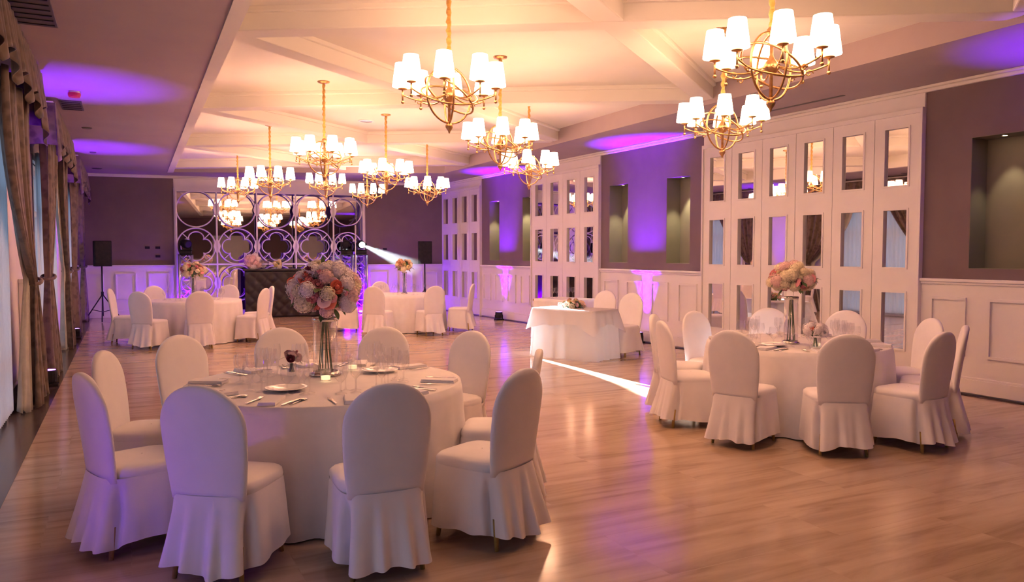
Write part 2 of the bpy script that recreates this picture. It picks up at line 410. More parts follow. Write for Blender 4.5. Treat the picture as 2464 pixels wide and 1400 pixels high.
# ---- left wall with windows ------------------------------------------
WIN = [(.2,3.0),(6.15,8.95),(12.05,14.85),(17.95,20.7)]
WZ = (.06, 2.85)
f = MB(); cur = Y0-.3
for a, b_ in WIN:
    f.box(-1.35, -1.1, cur, a, 0, 3.9); f.box(-1.35, -1.1, a, b_, WZ[1], 3.9); f.box(-1.35, -1.1, a, b_, -.1, WZ[0]); cur = b_
f.box(-1.35, -1.1, cur, 22.4, 0, 3.9)
struct('wall_left', f, M['white'])
prev = Y0
f = MB()
for a, b_ in WIN: f.box(-1.1, -1.07, prev, a, 0, .18); prev = b_
f.box(-1.1, -1.07, prev, 21.7, 0, .18); struct('baseboard_left', f, M['white'])
for i, (a, b_) in enumerate(WIN):
    f = MB(); x0, x1 = -1.25, -1.18
    n = 4; w = (b_-a)/n
    for k in range(n+1):
        y = a + k*w; f.box(x0, x1, max(a, y-.04), min(b_, y+.04), WZ[0], WZ[1])
    for z in (WZ[0]+.04, .62, 2.2, WZ[1]-.04): f.box(x0+.005, x1-.005, a, b_, z-.04, z+.04)
    f.box(-1.12, -1.06, a-.07, a, 0, WZ[1]+.07); f.box(-1.12, -1.06, b_, b_+.07, 0, WZ[1]+.07); f.box(-1.12, -1.06, a, b_, WZ[1], WZ[1]+.07)
    o = struct('window_%d' % (i+1), f, M['white'])
    g = MB(); g.box(-1.217, -1.213, a, b_, WZ[0], WZ[1]); g.build('pane', M['pane'], o)
    l = lamp('daylight_portal', 'AREA', (-1.45, (a+b_)/2, 1.45), 1, (1,1,1)); l.data.shape = 'RECTANGLE'; l.data.size = 2.8; l.data.size_y = b_-a
    l.rotation_euler = (0, -PI/2, 0); l.data.cycles.is_portal = True

# ground outside so the windows look out on something
f = MB(); f.box(-40, -1.36, -25, 45, -.25, -.15); struct('ground', f, noisy(mat('pale_terrace_stone', rough=.8), (.35,.34,.32), (.42,.40,.38), nscale=1))

# ------------------------------------------------------------------ purple uplights
def uplight(loc, aim, label, power=UP_W, rz=0, angle=34, grp=None, blend=.55):
    t = thing('floor_uplight', label, 'light', loc, rz, grp)
    f = MB(); f.box(-.10,.10,-.08,.08,.0,.035); f.build('base', M['black'], t, bevel=.008)
    f = MB(); f.lathe([(.07,.05),(.085,.06),(.09,.15),(.085,.19),(.08,.195)], 16, close=True); f.build('lamp_body', M['black'], t, smooth=False)
    f = MB(); f.bar((-.1,0,.02),(-.1,0,.13),.03,.008); f.bar((.1,0,.02),(.1,0,.13),.03,.008); f.build('bracket', M['black'], t)
    f = MB(); f.lathe([(.0001,.199),(.07,.199)], 16); f.build('lens', M['lit_led'], t)
    # the lamp's own light
    wl = Vector(loc)+Vector((0,0,.22))
    l = lamp('uplight_beam', 'SPOT', wl, power, PURPLE, None, aim, size=.05, spot_size=math.radians(angle), spot_blend=blend)
    return t
def rp(s, d, z=0): return Vector(RW(s, d, z))
uplight(rp(5.72,.20), rp(5.72,-.12,3.5), 'black floor uplight by the right wall, behind the head table chairs', angle=44, blend=1.0)
uplight(rp(11.15,.20), rp(11.15,-.12,3.5), 'black floor uplight by the right wall, left of the head table', angle=44, blend=1.0)
uplight(rp(-1.6,.22), rp(-1.6,.5,3.5), 'black floor uplight by the right wall, out past the right edge', angle=46, blend=1.0, power=UP_W*.2)
uplight(Vector((-.84,10.75,0)), Vector((-.55,10.5,3.5)), 'black floor uplight hidden behind the nearest gathered curtain', power=UP_W*.20, angle=44, blend=1.0)
uplight(Vector((-.85,16.5,0)), Vector((-.45,16.4,3.5)), 'black floor uplight between curtains near the left speaker stand', power=UP_W*.20, angle=44, blend=1.0)
uplight(Vector((-.86,3.75,0)), Vector((.6,4.25,.62)), 'black floor uplight by the left wall near the front left chairs', power=14, angle=100, blend=.9)

# ------------------------------------------------------------------ back wall mirror, tracery, bar
mr = MB()      # set a little askew in its recess, deeper at the right
mr.add([BW(s_, d_, z_) for z_ in (.125, 3.215) for s_, d_ in ((1.2,.0),(5.93,-.33),(5.93,-.35),(1.2,-.02))], [(0,3,2,1),(4,5,6,7),(0,1,5,4),(1,2,6,5),(2,3,7,6),(3,0,4,7)])
mo = thing('wall_mirror', 'huge mirror covering the middle of the back wall behind the bar', 'mirror', BW(3.57,0,0))
def local(mb, root):
    inv = Matrix.LocRotScale(root.location, root.rotation_euler, None).inverted(); return mb.xf(inv)
local(mr, mo).build('mirror_glass', M['mirror'], mo)
g = MB(); g.box(1.16, 1.2, .0, .06, .0, 3.26, T=BW); g.box(5.94, 5.98, .0, .06, 0, 3.26, T=BW); g.box(1.2, 5.94, 0, .06, 3.2, 3.26, T=BW); g.box(1.2,5.94,0,.06,0,.12,T=BW)
local(g, mo).build('mirror_frame', M['white'], mo)
ts = thing('tracery_screen', 'white gothic tracery screen of circles and quatrefoils over the back mirror', 'screen', BW(3.57,.1,0))
def ribbon(pts, w=.03, t=.03, closed=False):
    f = MB(); P = [Vector(BW(s, d, z)) for s, d, z in pts]; f.tube(P, w/2, 4, closed=closed); return f
XC = [1.68, 2.67, 3.65, 4.63, 5.50]; ZC = [.84, 1.79, 2.74]
for s in (1.22, 2.18, 3.16, 4.14, 5.12, 5.92):
    f = MB(); f.box(s-.018, s+.018, .07, .12, .0, 3.2, T=BW); local(f, ts).build('mullion', M['white'], ts)
f = MB(); f.box(1.2, 5.94, .07, .12, 1.30, 1.345, T=BW); f.box(1.2, 5.94, .07, .12, 3.17, 3.2, T=BW); local(f, ts).build('rail', M['white'], ts)
for i, z in enumerate(ZC):
    for j, s in enumerate(XC):
        R_ = .46 if j < 4 else .38
        f = ribbon([(s+R_*math.cos(a), .1, z+R_*math.sin(a)) for a in [2*PI*k/40 for k in range(40)]], .032, closed=True)
        local(f, ts).build('circle', M['white'], ts)
        if i < 2:
            pts = []
            for k in range(64):
                a = 2*PI*k/64; ph = abs(math.cos(2*a)); rr_ = (.24+.13*ph**.6)*(R_/.46)
                pts.append((s+rr_*math.cos(a), .1, z+rr_*math.sin(a)))
            local(ribbon(pts, .028, closed=True), ts).build('quatrefoil', M['white'], ts)
            for k in range(4):
                f = MB(); a = PI/4+k*PI/2; r0, r1 = .25*(R_/.46), R_
                f.tube([BW(s+r0*math.cos(a),.1,z+r0*math.sin(a)), BW(s+r1*math.cos(a),.1,z+r1*math.sin(a))], .012, 4)
                local(f, ts).build('cusp_bar', M['white'], ts)
    for s in (2.18, 3.16, 4.14, 5.12):
        f = MB(); n = 12
        ring = [(s+.085*math.copysign(abs(math.cos(a))**1.6, math.cos(a)), z+.2*math.copysign(abs(math.sin(a))**1.6, math.sin(a))) for a in [2*PI*k/n for k in range(n)]]
        f.add([BW(p,.08,q) for p,q in ring]+[BW(p,.12,q) for p,q in ring], [tuple(range(n))[::-1], tuple(range(n,2*n))]+[(k,(k+1)%n,n+(k+1)%n,n+k) for k in range(n)])
        local(f, ts).build('node_plate', M['white'], ts)

# bar counter, tufted dark leather
bt = thing('bar_counter', 'dark brown tufted leather bar counter in front of the back mirror', 'bar', (3.85, 19.75, 0), -.136)
bw = 1.22
f = MB(); f.box(-bw, bw, .03, .62, .0, 1.17); f.build('body', M['leather'], bt)
rows = []
nx, nz = 88, 44
for i in range(nz+1):
    r_ = []
    for j in range(nx+1):
        x = -bw + 2*bw*j/nx; z = .03 + 1.12*i/nz
        u = (x*3.6+z*3.6) ; v_ = (x*3.6-z*3.6)
        dd = .028*(abs(math.sin(PI*u))*abs(math.sin(PI*v_)))**.5
        r_.append((x, .02-dd, z))
    rows.append(r_)
f = MB(); f.grid(rows); f.build('tufted_panel', M['leather'], bt, smooth=True, solid=.01)
f = MB(); f.box(-bw-.04, bw+.04, -.03, .66, 1.17, 1.215); f.build('counter_top', M['leather'], bt, bevel=.008)
bt2 = bt.location

def bar_pt(x, y, z=1.215):
    c, s_ = math.cos(-.136), math.sin(-.136); return (3.85+x*c-y*s_, 19.75+x*s_+y*c, z)

# ------------------------------------------------------------------ flowers
random.seed(7)
def rose_mesh(m_, seed):
    rnd = random.Random(seed); f = MB()
    f.sphere((0,0,0), .30, 8, 6, (1,1,.9))
    for ring, (n, R_, tilt, w) in enumerate([(3,.28,1.35,.42),(4,.50,1.1,.55),(5,.74,.8,.70),(6,.95,.45,.80)]):
        for k in range(n):
            a = 2*PI*(k/n)+ring*.6+rnd.uniform(-.1,.1); rows = []
            for i in range(4):
                t = i/3; rr_ = R_*(.35+.65*math.sin(t*PI/2*1.1)); zz = -.35 + t*(.75*math.sin(tilt)+.1) - (.12*t*t if ring > 1 else 0)
                row = []
                for j in range(5):
                    u = (j/4-.5)*2; aa = a+u*w*(.5+.5*t)*(1.25 if t < .9 else 1.0)
                    rj = rr_*(1-.10*u*u) + rnd.uniform(-.01,.01); row.append((rj*math.cos(aa), rj*math.sin(aa), zz - .10*u*u*t + rnd.uniform(-.015,.015)))
                rows.append(row)
            f.grid(rows)
    return f.mesh('rose', m_, True, fix=False)
def hydra_mesh(m_, seed):
    rnd = random.Random(seed); f = MB(); f.sphere((0,0,0), .78, 10, 8)
    n = 90
    for k in range(n):
        z = 1-2*(k+.5)/n; r_ = math.sqrt(1-z*z); a = k*2.39996
        c = Vector((r_*math.cos(a), r_*math.sin(a), z)); nrm = c.normalized()
        t = nrm.orthogonal().normalized(); b_ = nrm.cross(t); c = nrm*rnd.uniform(.86,1.02); rot = rnd.uniform(0, PI)
        for q in range(4):
            aa = rot+q*PI/2; d = t*math.cos(aa)+b_*math.sin(aa); e_ = t*math.cos(aa+PI/2)+b_*math.sin(aa+PI/2)
            f.add([c, c+d*.12+e_*.09+nrm*.04, c+d*.25+nrm*.03, c+d*.12-e_*.09+nrm*.04], [(0,1,2,3)])
    return f.mesh('hydrangea', m_, False, fix=False)
def leaf_mesh(m_):
    f = MB(); rows = []
    for i in range(6):
        t = i/5; w = .42*math.sin(PI*min(1,t*.95+.04))**.8
        rows.append([(-w, t*2, -.25*t*t+.12*w), (0, t*2, -.25*t*t), (w, t*2, -.25*t*t+.12*w)])
    f.grid(rows); return f.mesh('leaf', m_, True, fix=False)
ROSE = {k: rose_mesh(M['pet_'+k], i) for i, k in enumerate(('pink','coral','blush','cream','burgundy','yellow','peach','white'))}
HYD = {k: hydra_mesh(M['pet_'+k], i+20) for i, k in enumerate(('white','cream','blush'))}
LEAF = leaf_mesh(M['green'])

def bouquet(label, c, rx, rz_, palette, nb, nl, seed, br=.06, spike=0, cat='flowers', bottom=-.75, front=None):
    """dome of individual blooms round centre c"""
    rnd = random.Random(seed); t = thing('flower_bouquet', label, cat, c)
    f = MB(); f.sphere((0,0,0), 1, 12, 8, (rx*.72, rx*.72, rz_*.72)); f.build('foliage', M['moss'], t)
    for k in range(nb):
        z = 1-(1-bottom)*(k+.5)/nb; r_ = math.sqrt(max(0,1-z*z)); a = k*2.39996+rnd.uniform(-.2,.2)
        n = Vector((r_*math.cos(a)/rx, r_*math.sin(a)/rx, z/rz_)).normalized()
        p = Vector((r_*math.cos(a)*rx, r_*math.sin(a)*rx, z*rz_)) * rnd.uniform(.82,.98)
        kind, colr = palette[rnd.randrange(len(palette))]
        s_ = br*rnd.uniform(.8,1.25)*(1.25 if kind == 'h' else 1)
        e_ = n.to_track_quat('Z','Y').to_euler()
        inst('hydrangea' if kind == 'h' else 'rose', (HYD if kind == 'h' else ROSE)[colr], t, p, (e_.x,e_.y,e_.z+rnd.uniform(0,3)), s_)
    for k in range(nl):
        a = rnd.uniform(0, 2*PI); z = rnd.uniform(bottom-.1, .3); r_ = math.sqrt(max(.1,1-z*z))
        p = Vector((r_*math.cos(a)*rx*.85, r_*math.sin(a)*rx*.85, z*rz_*.9))
        n = Vector((math.cos(a), math.sin(a), z-.3)); e_ = n.to_track_quat('Y','Z').to_euler()
        inst('leaf', LEAF, t, p, e_, br*rnd.uniform(.8,1.2))
    for k in range(spike):
        p = (rnd.uniform(-.02,.04), rnd.uniform(-.02,.02), rz_*(1.0+.12*k)); inst('leaf', LEAF, t, p, (PI/2,0,k*1.3), br*.8)
    return t
def vase_cyl(label, c, r_, h, ring=True, cat='vase'):
    t = thing('cylinder_vase', label, cat, c)
    f = MB(); f.lathe([(.001,.004),(r_*.96,.004),(r_,.012),(r_,h),(r_*.95,h),(r_*.95,.03),(.001,.025)], 28); f.build('glass_body', M['glass'], t, smooth=True)
    f = MB()
    rnd = random.Random(3)
    for k in range(7):
        a = k*.9; f.tube([(r_*.55*math.cos(a), r_*.55*math.sin(a), .03), (r_*.2*math.cos(a+.6), r_*.2*math.sin(a+.6), h*.98)], .004, 5)
    f.build('stems', M['green'], t)
    if ring:
        f = MB(); f.lathe([(r_*1.02,.0),(r_*1.25,.0),(r_*1.3,.012),(r_*1.06,.03),(r_*1.02,.03)], 28); f.build('foot_ring', M['silver'], t, smooth=True)
        f = MB(); f.lathe([(r_*1.0,h-.02),(r_*1.04,h-.02),(r_*1.04,h+.005),(r_*1.0,h+.005)], 28); f.build('rim', M['silver'], t, smooth=True)
    return t
TZ = .752
T1 = (1.19, 5.12); T2 = (5.74, 5.33); T3 = (1.12, 15.25); T4 = (5.25, 15.45)
vase_cyl('wide clear glass cylinder vase under the big pink bouquet, front left table', (1.24,5.36,TZ), .085, .40)
bouquet('large round bouquet of pink, coral and white blooms above the front left table', (1.24,5.36,1.335), .235, .18,
        [('h','white'),('h','white'),('h','blush'),('r','pink'),('r','pink'),('r','coral'),('r','coral'),('h','cream'),('r','blush')], 84, 12, 11, .045, spike=2)
f = thing('burgundy_bloom', 'small burgundy bloom sticking out top left of the big pink bouquet', 'flower', (1.12,5.30,1.50)); inst('bloom_head', ROSE['burgundy'], f, (0,0,0), (.3,0,0), .033)
q = MB(); q.tube([(0,0,-.02),(.06,.03,-.14)], .003, 5); q.build('stem', M['green'], f)
vase_cyl('tall narrow clear glass vase holding the cream bouquet, right table', (5.60,5.27,TZ), .065, .44)
bouquet('cream and peach rose bouquet in the tall vase on the right table', (5.60,5.27,1.36), .20, .13,
        [('h','cream'),('h','cream'),('r','peach'),('r','blush'),('r','pink'),('r','cream'),('h','blush')], 60, 10, 5, .043)
vase_cyl('slim dark-stemmed vase of the back left table, under peach flowers', (T3[0],T3[1],TZ), .05, .42)
bouquet('peach and cream bouquet raised over the back left table', (T3[0],T3[1],1.30), .20, .13,
        [('r','peach'),('r','cream'),('h','cream'),('r','pink')], 36, 6, 8, .05)
vase_cyl('slim clear vase of the far middle table, under cream flowers', (T4[0],T4[1],TZ), .05, .46)
bouquet('small cream and peach bouquet raised over the far middle table', (T4[0],T4[1],1.345), .17, .14,
        [('r','peach'),('r','cream'),('h','cream'),('r','yellow')], 34, 6, 9, .045)
# small arrangements
vase_cyl('small glass vase with coral and yellow roses, right table', (5.42,4.82,TZ), .035, .11, ring=False)
bouquet('little posy of coral, yellow and white roses low on the right table', (5.42,4.82,.915), .075, .055, [('r','coral'),('r','yellow'),('r','white'),('h','white')], 14, 4, 3, .034, bottom=-.4)
vase_cyl('small glass vase with pink roses left of the tall vase, front left table', (1.02,5.42,TZ), .03, .09, ring=False)
bouquet('little posy of pink roses left of the tall vase, front left table', (1.02,5.42,.885), .05, .04, [('r','pink'),('r','blush'),('r','burgundy')], 9, 4, 4, .028, bottom=-.4)
bouquet('white flower ball on the bar at its left end', bar_pt(-1.02,.3,1.40), .16, .15, [('h','white'),('h','blush')], 16, 3, 13, .07, bottom=-.9)
bouquet('small cream flower ball on the bar', bar_pt(-.42,.3,1.325), .10, .10, [('h','cream'),('r','yellow')], 12, 2, 14, .05, bottom=-.9)

# ------------------------------------------------------------------ chandeliers
CZ = .0
def hoop(f, R_, tilt_axis, ang, r_=.009, arc=(0, 2*PI), n=44, flat=1.0):
    Q = Matrix.Rotation(ang, 4, Vector(tilt_axis)); full = abs(arc[1]-arc[0]-2*PI) < 1e-3
    pts = [Q @ Vector((R_*math.cos(a), R_*math.sin(a)*flat, 0)) for a in [arc[0]+(arc[1]-arc[0])*k/(n if full else n-1) for k in range(n)]]
    f.tube(pts, r_, 6, closed=full)
def make_chandelier(drop):
    t = thing('chandelier', 'x', 'chandelier', (0,0,0), 0, 'brass chandeliers with lit white shades')
    f = MB(); f.tube([(0,0,-.235),(0,0,.23)], .012, 8); f.build('stem', M['gold'], t, smooth=True)
    f = MB(); f.lathe([(.001,-.055),(.03,-.05),(.05,-.02),(.052,.0),(.04,.025),(.02,.05),(.014,.07)], 14); f.build('hub', M['gold'], t, smooth=True)
    f = MB(); f.lathe([(.001,-.30),(.006,-.295),(.010,-.28),(.020,-.268),(.03,-.25),(.03,-.235),(.018,-.222),(.011,-.205)], 12); f.build('finial', M['gold'], t, smooth=True)
    f = MB(); f.lathe([(.02,.2),(.03,.215),(.032,.24),(.02,.255)], 12); f.build('crown', M['gold'], t, smooth=True)
    for ax, an in (((1,0,0),PI/2), ((.5,.866,0),PI/2), ((.3,1,0),.62), ((1,-.4,0),.5)):
        f = MB(); hoop(f, .22, ax, an, .0085); f.build('hoop', M['gold'], t, smooth=True)
    n = 12; H_ = drop
    pts = []; rad = []
    k_ = int(H_/.03)
    for i in range(k_+1):
        z = .25 + (H_-.25)*i/k_; pts.append((.003*math.sin(i*2.1), .003*math.cos(i*1.7), z)); rad.append(.018+.005*math.sin(i*1.9))
    f = MB(); f.tube(pts, rad, 8); f.build('chain_sleeve', M['sleeve'], t, smooth=True)
    f = MB(); f.lathe([(.001,H_-.03),(.03,H_-.03),(.075,H_-.015),(.08,H_)], 20); f.build('canopy', M['gold'], t, smooth=True)
    # arm, candle, shade meshes
    A = MB(); pts = []
    for i in range(13):
        u = i/12; x = .03+.335*u; z = .0 - .045*math.sin(PI*u)+.0*u; pts.append((x, 0, z))
    A.tube(pts, .0065, 6)
    sc = [(.24+.028*math.cos(a)*(1-.12*a), 0, -.055+.028*math.sin(a)*(1-.12*a)) for a in [k*.5 for k in range(14)]]
    A.tube(sc, .004, 5)
    A.tube([(.365,0,-.05),(.365,0,.045)], .007, 6); A.sphere((.365,0,-.055), .013, 8, 6); A.lathe([(.001,.035),(.036,.045),(.038,.052),(.012,.056)], 12, c=(.365,0,0))
    am = A.mesh('arm', M['gold'], True)
    S = MB(); S.lathe([(.080,.080),(.0805,.085),(.057,.257),(.0565,.26),(.055,.257),(.078,.085)], 24); sm_ = S.mesh('shade', M['shade'], True)
    K = MB(); K.lathe([(.016,.055),(.016,.125),(.001,.13)], 8, c=(0,0,0)); km = K.mesh('candle', M['brass_ring'], True)
    for k in range(8):
        a = 2*PI*k/8
        ar = inst('arm', am, t, (0,0,0), (0,0,a))
        inst('shade', sm_, ar, (.365,0,-.015)); inst('candle', km, ar, (.365,0,-.01))
    return t
# (x, y, z of the arms, turn, label)
CHS = [
 (3.86,3.84,2.90,.18,'brass chandelier nearest the viewpoint, cut by the top edge on the right'),
 (2.30,5.66,2.92,.30,'brass chandelier hanging alone at top centre, second largest in view'),
 (5.28,5.88,2.90,.10,'brass chandelier low in front of the tall mirrored doors, below the nearest one'),
 (3.86,7.96,2.91,.40,'brass chandelier behind the top centre one, to its lower right'),
 (2.36,10.12,2.90,.05,'brass chandelier left of centre with its ceiling canopy and whole chain in view'),
 (5.38,10.12,2.91,.22,'brass chandelier rightmost of the far ones, with purple wall light behind'),
 (3.80,12.05,2.91,.33,'brass chandelier in the middle of the far group with canopy in view'),
 (2.30,13.92,2.90,.2,'brass chandelier left of the far group, second from the left'),
 (3.86,16.45,3.08,.15,'brass chandelier hanging straight in front of the middle of the back mirror'),
 (5.36,14.35,2.90,.45,'brass chandelier before the dark wall at the right of the back mirror'),
 (2.24,17.70,3.02,.3,'brass chandelier farthest left, small against the back mirror'),
 (5.16,17.85,3.02,.12,'brass chandelier farthest away, small above the right end of the bar'),
]
proto = make_chandelier(TOP-2.84); index_children(proto)
for i, (x, y, z, rz, lb) in enumerate(CHS):
    if i == 0: o = proto
    elif z > 2.95: 
        o = make_chandelier(TOP-z+.04)
    else: o = copy_tree(proto)
    o.location = (x, y, z-.04 if z > 2.95 else 2.84); o.rotation_euler = (0,0,rz); o['label'] = lb

# ------------------------------------------------------------------ chairs
def back_mesh():
    f = MB(); zb, zt = .40, .975
    def hw(z):
        zc = .765
        if z <= zc:
            t = (z-zb)/(zc-zb); return .195+.03*math.sin(t*PI/2)
        t = min(1,(z-zc)/(zt-zc)); return .225*math.sqrt(max(0,1-t*t))
    nv, nu = 22, 14; rows = []
    for i in range(nv+1):
        t = i/nv; t2 = 1-(1-t)**1.7; z = zb+(zt-zb)*t2
        w = max(.004, hw(z)); yc = -.205-.075*((z-zb)/(zt-zb))**1.2
        row = []
        for j in range(nu*2):
            a = 2*PI*j/(nu*2); ca, sa = math.cos(a), math.sin(a)
            x = w*math.copysign(abs(ca)**.55, ca); th = .028*min(1, (w/.12)**.6)
            y = yc + th*math.copysign(abs(sa)**.75, sa) - .018*(1-(x/.23)**2)
            row.append((x, y, z))
        rows.append(row)
    f.grid(rows, wrap=True); n = nu*2; k = len(f.v)-n
    f.f.append(tuple(range(k, k+n))); f.f.append(tuple(range(n))[::-1])
    return f.mesh('backrest', M['fabric'], True)
def seat_mesh():
    f = MB(); rows = []
    def rr(a, hx, hy, p=5): 
        c, s_ = math.cos(a), math.sin(a); k = (abs(c)**p+abs(s_)**p)**(-1/p); return hx*c*k, hy*s_*k
    for sc, z in ((1.0,.415),(1.015,.44),(1.0,.462),(.93,.476),(.75,.484),(.4,.488),(.02,.489)):
        rows.append([(rr(2*PI*j/40,.215*sc,.21*sc)[0], rr(2*PI*j/40,.215*sc,.21*sc)[1]+.0, z) for j in range(40)])
    f.grid(rows, wrap=True); return f.mesh('seat', M['fabric'], True)
def skirt_mesh(seed):
    rnd = random.Random(seed); ph = [rnd.uniform(0,6.28) for _ in range(6)]; am = rnd.uniform(.75,1.15)
    f = MB(); rows = []; n = 180; nz_ = 14
    lift = [rnd.uniform(-.02,.02) for _ in range(3)]
    for i in range(nz_+1):
        t = i/nz_; row = []
        for j in range(n):
            a = 2*PI*j/n; c, s_ = math.cos(a), math.sin(a); p = 5; k = (abs(c)**p+abs(s_)**p)**(-1/p)
            hx = .218+.030*t; hy = .213+.02*t
            x, y = hx*c*k, hy*s_*k
            backf = max(0, -s_)**1.2                     # 1 at the back
            if y < 0: y -= (.045+.055*t**1.1)*backf
            dirn = Vector((c, s_)).normalized()
            # folds: soft on sides/front, deep at the back and at rear corners
            corner = math.exp(-((abs(a-1.5*PI)-.86)/.085)**2); flare = math.exp(-((abs(a-1.5*PI)-.62)/.13)**2)
            fold = .007*math.sin(9*a+ph[0])*t + (.021*am*backf*math.sin(13*a+ph[1]) + .008*backf*math.sin(23*a+ph[2]))*t**1.2
            fold += -corner*.085*math.sin(PI/2*min(1,t*1.6)) + flare*.035*t**1.3
            x += dirn.x*fold; y += dirn.y*fold
            hem = .075 + .018*math.sin(2*a+ph[3]) + .014*math.sin(5*a+ph[4])*backf - .025*corner
            z = .425*(1-t) + hem*t
            row.append((x, y, z))
        rows.append(row)
    f.grid(rows, wrap=True); return f.mesh('skirt', M['fabric'], True)
BACK = back_mesh(); SEAT = seat_mesh(); SKIRTS = [skirt_mesh(s) for s in (1,2,3,4)]
f = MB(); f.tube([(0,0,0),(0,0,.17)], [.0125,.018], 8); LEG = f.mesh('leg', M['legwood'], True)
SEATS = {}
def chair(label, bx, by, face, group, sk=0, twist=0.0):
    """bx, by: where the top of the back stands; faces the point `face`"""
    SEATS.setdefault(face, []).append(math.atan2(by-face[1], bx-face[0]))
    dx, dy = face[0]-bx, face[1]-by; a = math.atan2(dy, dx)-PI/2+twist
    px = bx + .27*-math.sin(a)*1.0; py = by + .27*math.cos(a)
    t = thing('banquet_chair', label, 'chair', (px,py,0), a, group)
    inst('backrest', BACK, t); inst('seat', SEAT, t); inst('skirt', SKIRTS[sk % 4], t)
    for x, y, tx, ty in ((-.18,-.235,0,0),(.18,-.235,0,0),(-.18,.18,0,0),(.18,.18,0,0)):
        inst('leg', LEG, t, (x,y,0), (math.copysign(.10,-y)*-1, math.copysign(.10,x)*-1, 0))
    return t
G1 = 'covered chairs round the front left table'
for i, (x, y, lb) in enumerate([
 (-.19,4.62,'purple-lit covered chair in side view, farthest left at the front left table'),
 (-.12,5.60,'covered chair just behind the leftmost purple one, front left table'),
 (.37,6.40,'covered chair with bright left rim, third from left at the front left table'),
 (1.17,6.66,'covered chair across the front left table, left of its tall vase'),
 (1.97,6.34,'covered chair across the front left table, right of its tall vase'),
 (2.50,5.70,'covered chair showing its seat, at the far right of the front left table'),
 (2.40,4.42,'covered chair almost hidden behind the turned one, right of the front left table'),
 (1.93,3.72,'covered chair turned sideways at the near right of the front left table'),
 (1.14,3.60,'covered chair with beige back to us, near front, right of the purple-backed one'),
 (.31,3.94,'covered chair with purple-lit back to us, nearest of all chairs'),
]): chair(lb, x, y, T1, G1, i)
G2 = 'covered chairs round the right table'
for i, (x, y, lb) in enumerate([
 (4.90,6.42,'covered chair peeking out behind the leftmost one of the right table'),
 (4.49,5.76,'covered chair in side view, farthest left at the right table'),
 (5.56,6.58,'covered chair facing us, far left of the right table, seat brightly lit'),
 (4.45,4.81,'covered chair with back to us at the near left of the right table'),
 (6.62,6.56,'covered chair across the right table, left of its tall vase'),
 (7.10,5.90,'covered chair across the right table, right of its tall vase'),
 (6.98,4.82,'covered chair facing left at the far right of the right table'),
 (6.55,4.22,'covered chair rightmost of all, a sliver behind the turned one'),
 (5.87,3.95,'covered chair turned sideways at the near right of the right table'),
 (5.03,4.16,'covered chair with its back square to us in front of the right table'),
]): chair(lb, x, y, T2, G2, i+1)
def ring(c, deg, R_):   # deg measured from the direction toward the viewpoint, positive to the right in view
    d = Vector(c).normalized()*-1; q = Matrix.Rotation(math.radians(deg), 2); v_ = q @ d; return c[0]+v_.x*R_, c[1]+v_.y*R_
G3 = 'covered chairs round the back left table'
for i, (dg, R_, lb) in enumerate([
 (-98,1.38,'covered chair in profile, left end of the back left table, by the speaker stand'),
 (-36,1.42,'covered chair with greyish back to us, left front of the back left table'),
 (-150,1.42,'covered chair behind the greyish one, far left side of the back left table'),
 (4,1.42,'covered chair with its back to us in the middle front of the back left table'),
 (152,1.42,'covered chair on the far side of the back left table, against the bar'),
 (60,1.38,'covered chair turned away at the right of the back left table'),
 (98,1.40,'covered chair in profile, right end of the back left table'),
]): 
    x, y = ring(T3, dg, R_); chair(lb, x, y, T3, G3, i)
G4 = 'covered chairs round the far middle table'
for i, (dg, R_, lb) in enumerate([
 (-86,1.45,'covered chair at the left end of the far middle table, half behind the pink bouquet'),
 (-24,1.45,'covered chair with its back to us, left front of the far middle table'),
 (-158,1.45,'covered chair peeping out behind the left front one of the far middle table'),
 (24,1.45,'covered chair with its back to us, right front of the far middle table'),
 (74,1.45,'covered chair in profile at the right end of the far middle table'),
 (150,1.45,'covered chair on the far right side of the far middle table'),
][:5]):
    x, y = ring(T4, dg, R_); chair(lb, x, y, T4, G4, i+2)
chair('covered chair behind the right end of the head table, nearer of the two', 7.22,10.08, (5.6,9.45), 'chairs behind the head table', 0)
chair('covered chair behind the head table, farther of the two', 7.30,10.95, (5.7,10.3), 'chairs behind the head table', 2)

# ------------------------------------------------------------------ tables
def round_cloth(seed, n=180):
    rnd = random.Random(seed); ph = [rnd.uniform(0,6.28) for _ in range(6)]; f = MB(); rows = []
    R_ = .90
    for sc in (.001,.3,.6,.85,.97): rows.append([(R_*sc*math.cos(2*PI*j/n), R_*sc*math.sin(2*PI*j/n), .75) for j in range(n)])
    for i in range(15):
        t = i/14; row = []
        for j in range(n):
            a = 2*PI*j/n
            fo = (.5*math.sin(16*a+ph[0]+.8*math.sin(3*a+ph[1])) + .3*math.sin(27*a+ph[2]) + .25*math.sin(7*a+ph[3]))
            rr_ = R_*.995 + .012*math.sin(min(1,t*8)*PI/2) + (.046*fo)*t**.8 + .03*t
            row.append((rr_*math.cos(a), rr_*math.sin(a), .748-(.738)*t))
        rows.append(row)
    f.grid(rows, wrap=True); return f.mesh('tablecloth', M['cloth'], True)
RC = [round_cloth(5), round_cloth(6)]
f = MB(); f.lathe([(.001,.70),(.885,.70),(.89,.705),(.89,.735),(.885,.74),(.001,.74)], 48); TTOP = f.mesh('tabletop', M['legwood'], False)
f = MB(); f.lathe([(.30,0),(.30,.03),(.05,.06),(.05,.70)], 20); TPED = f.mesh('pedestal', M['rubber'], False)
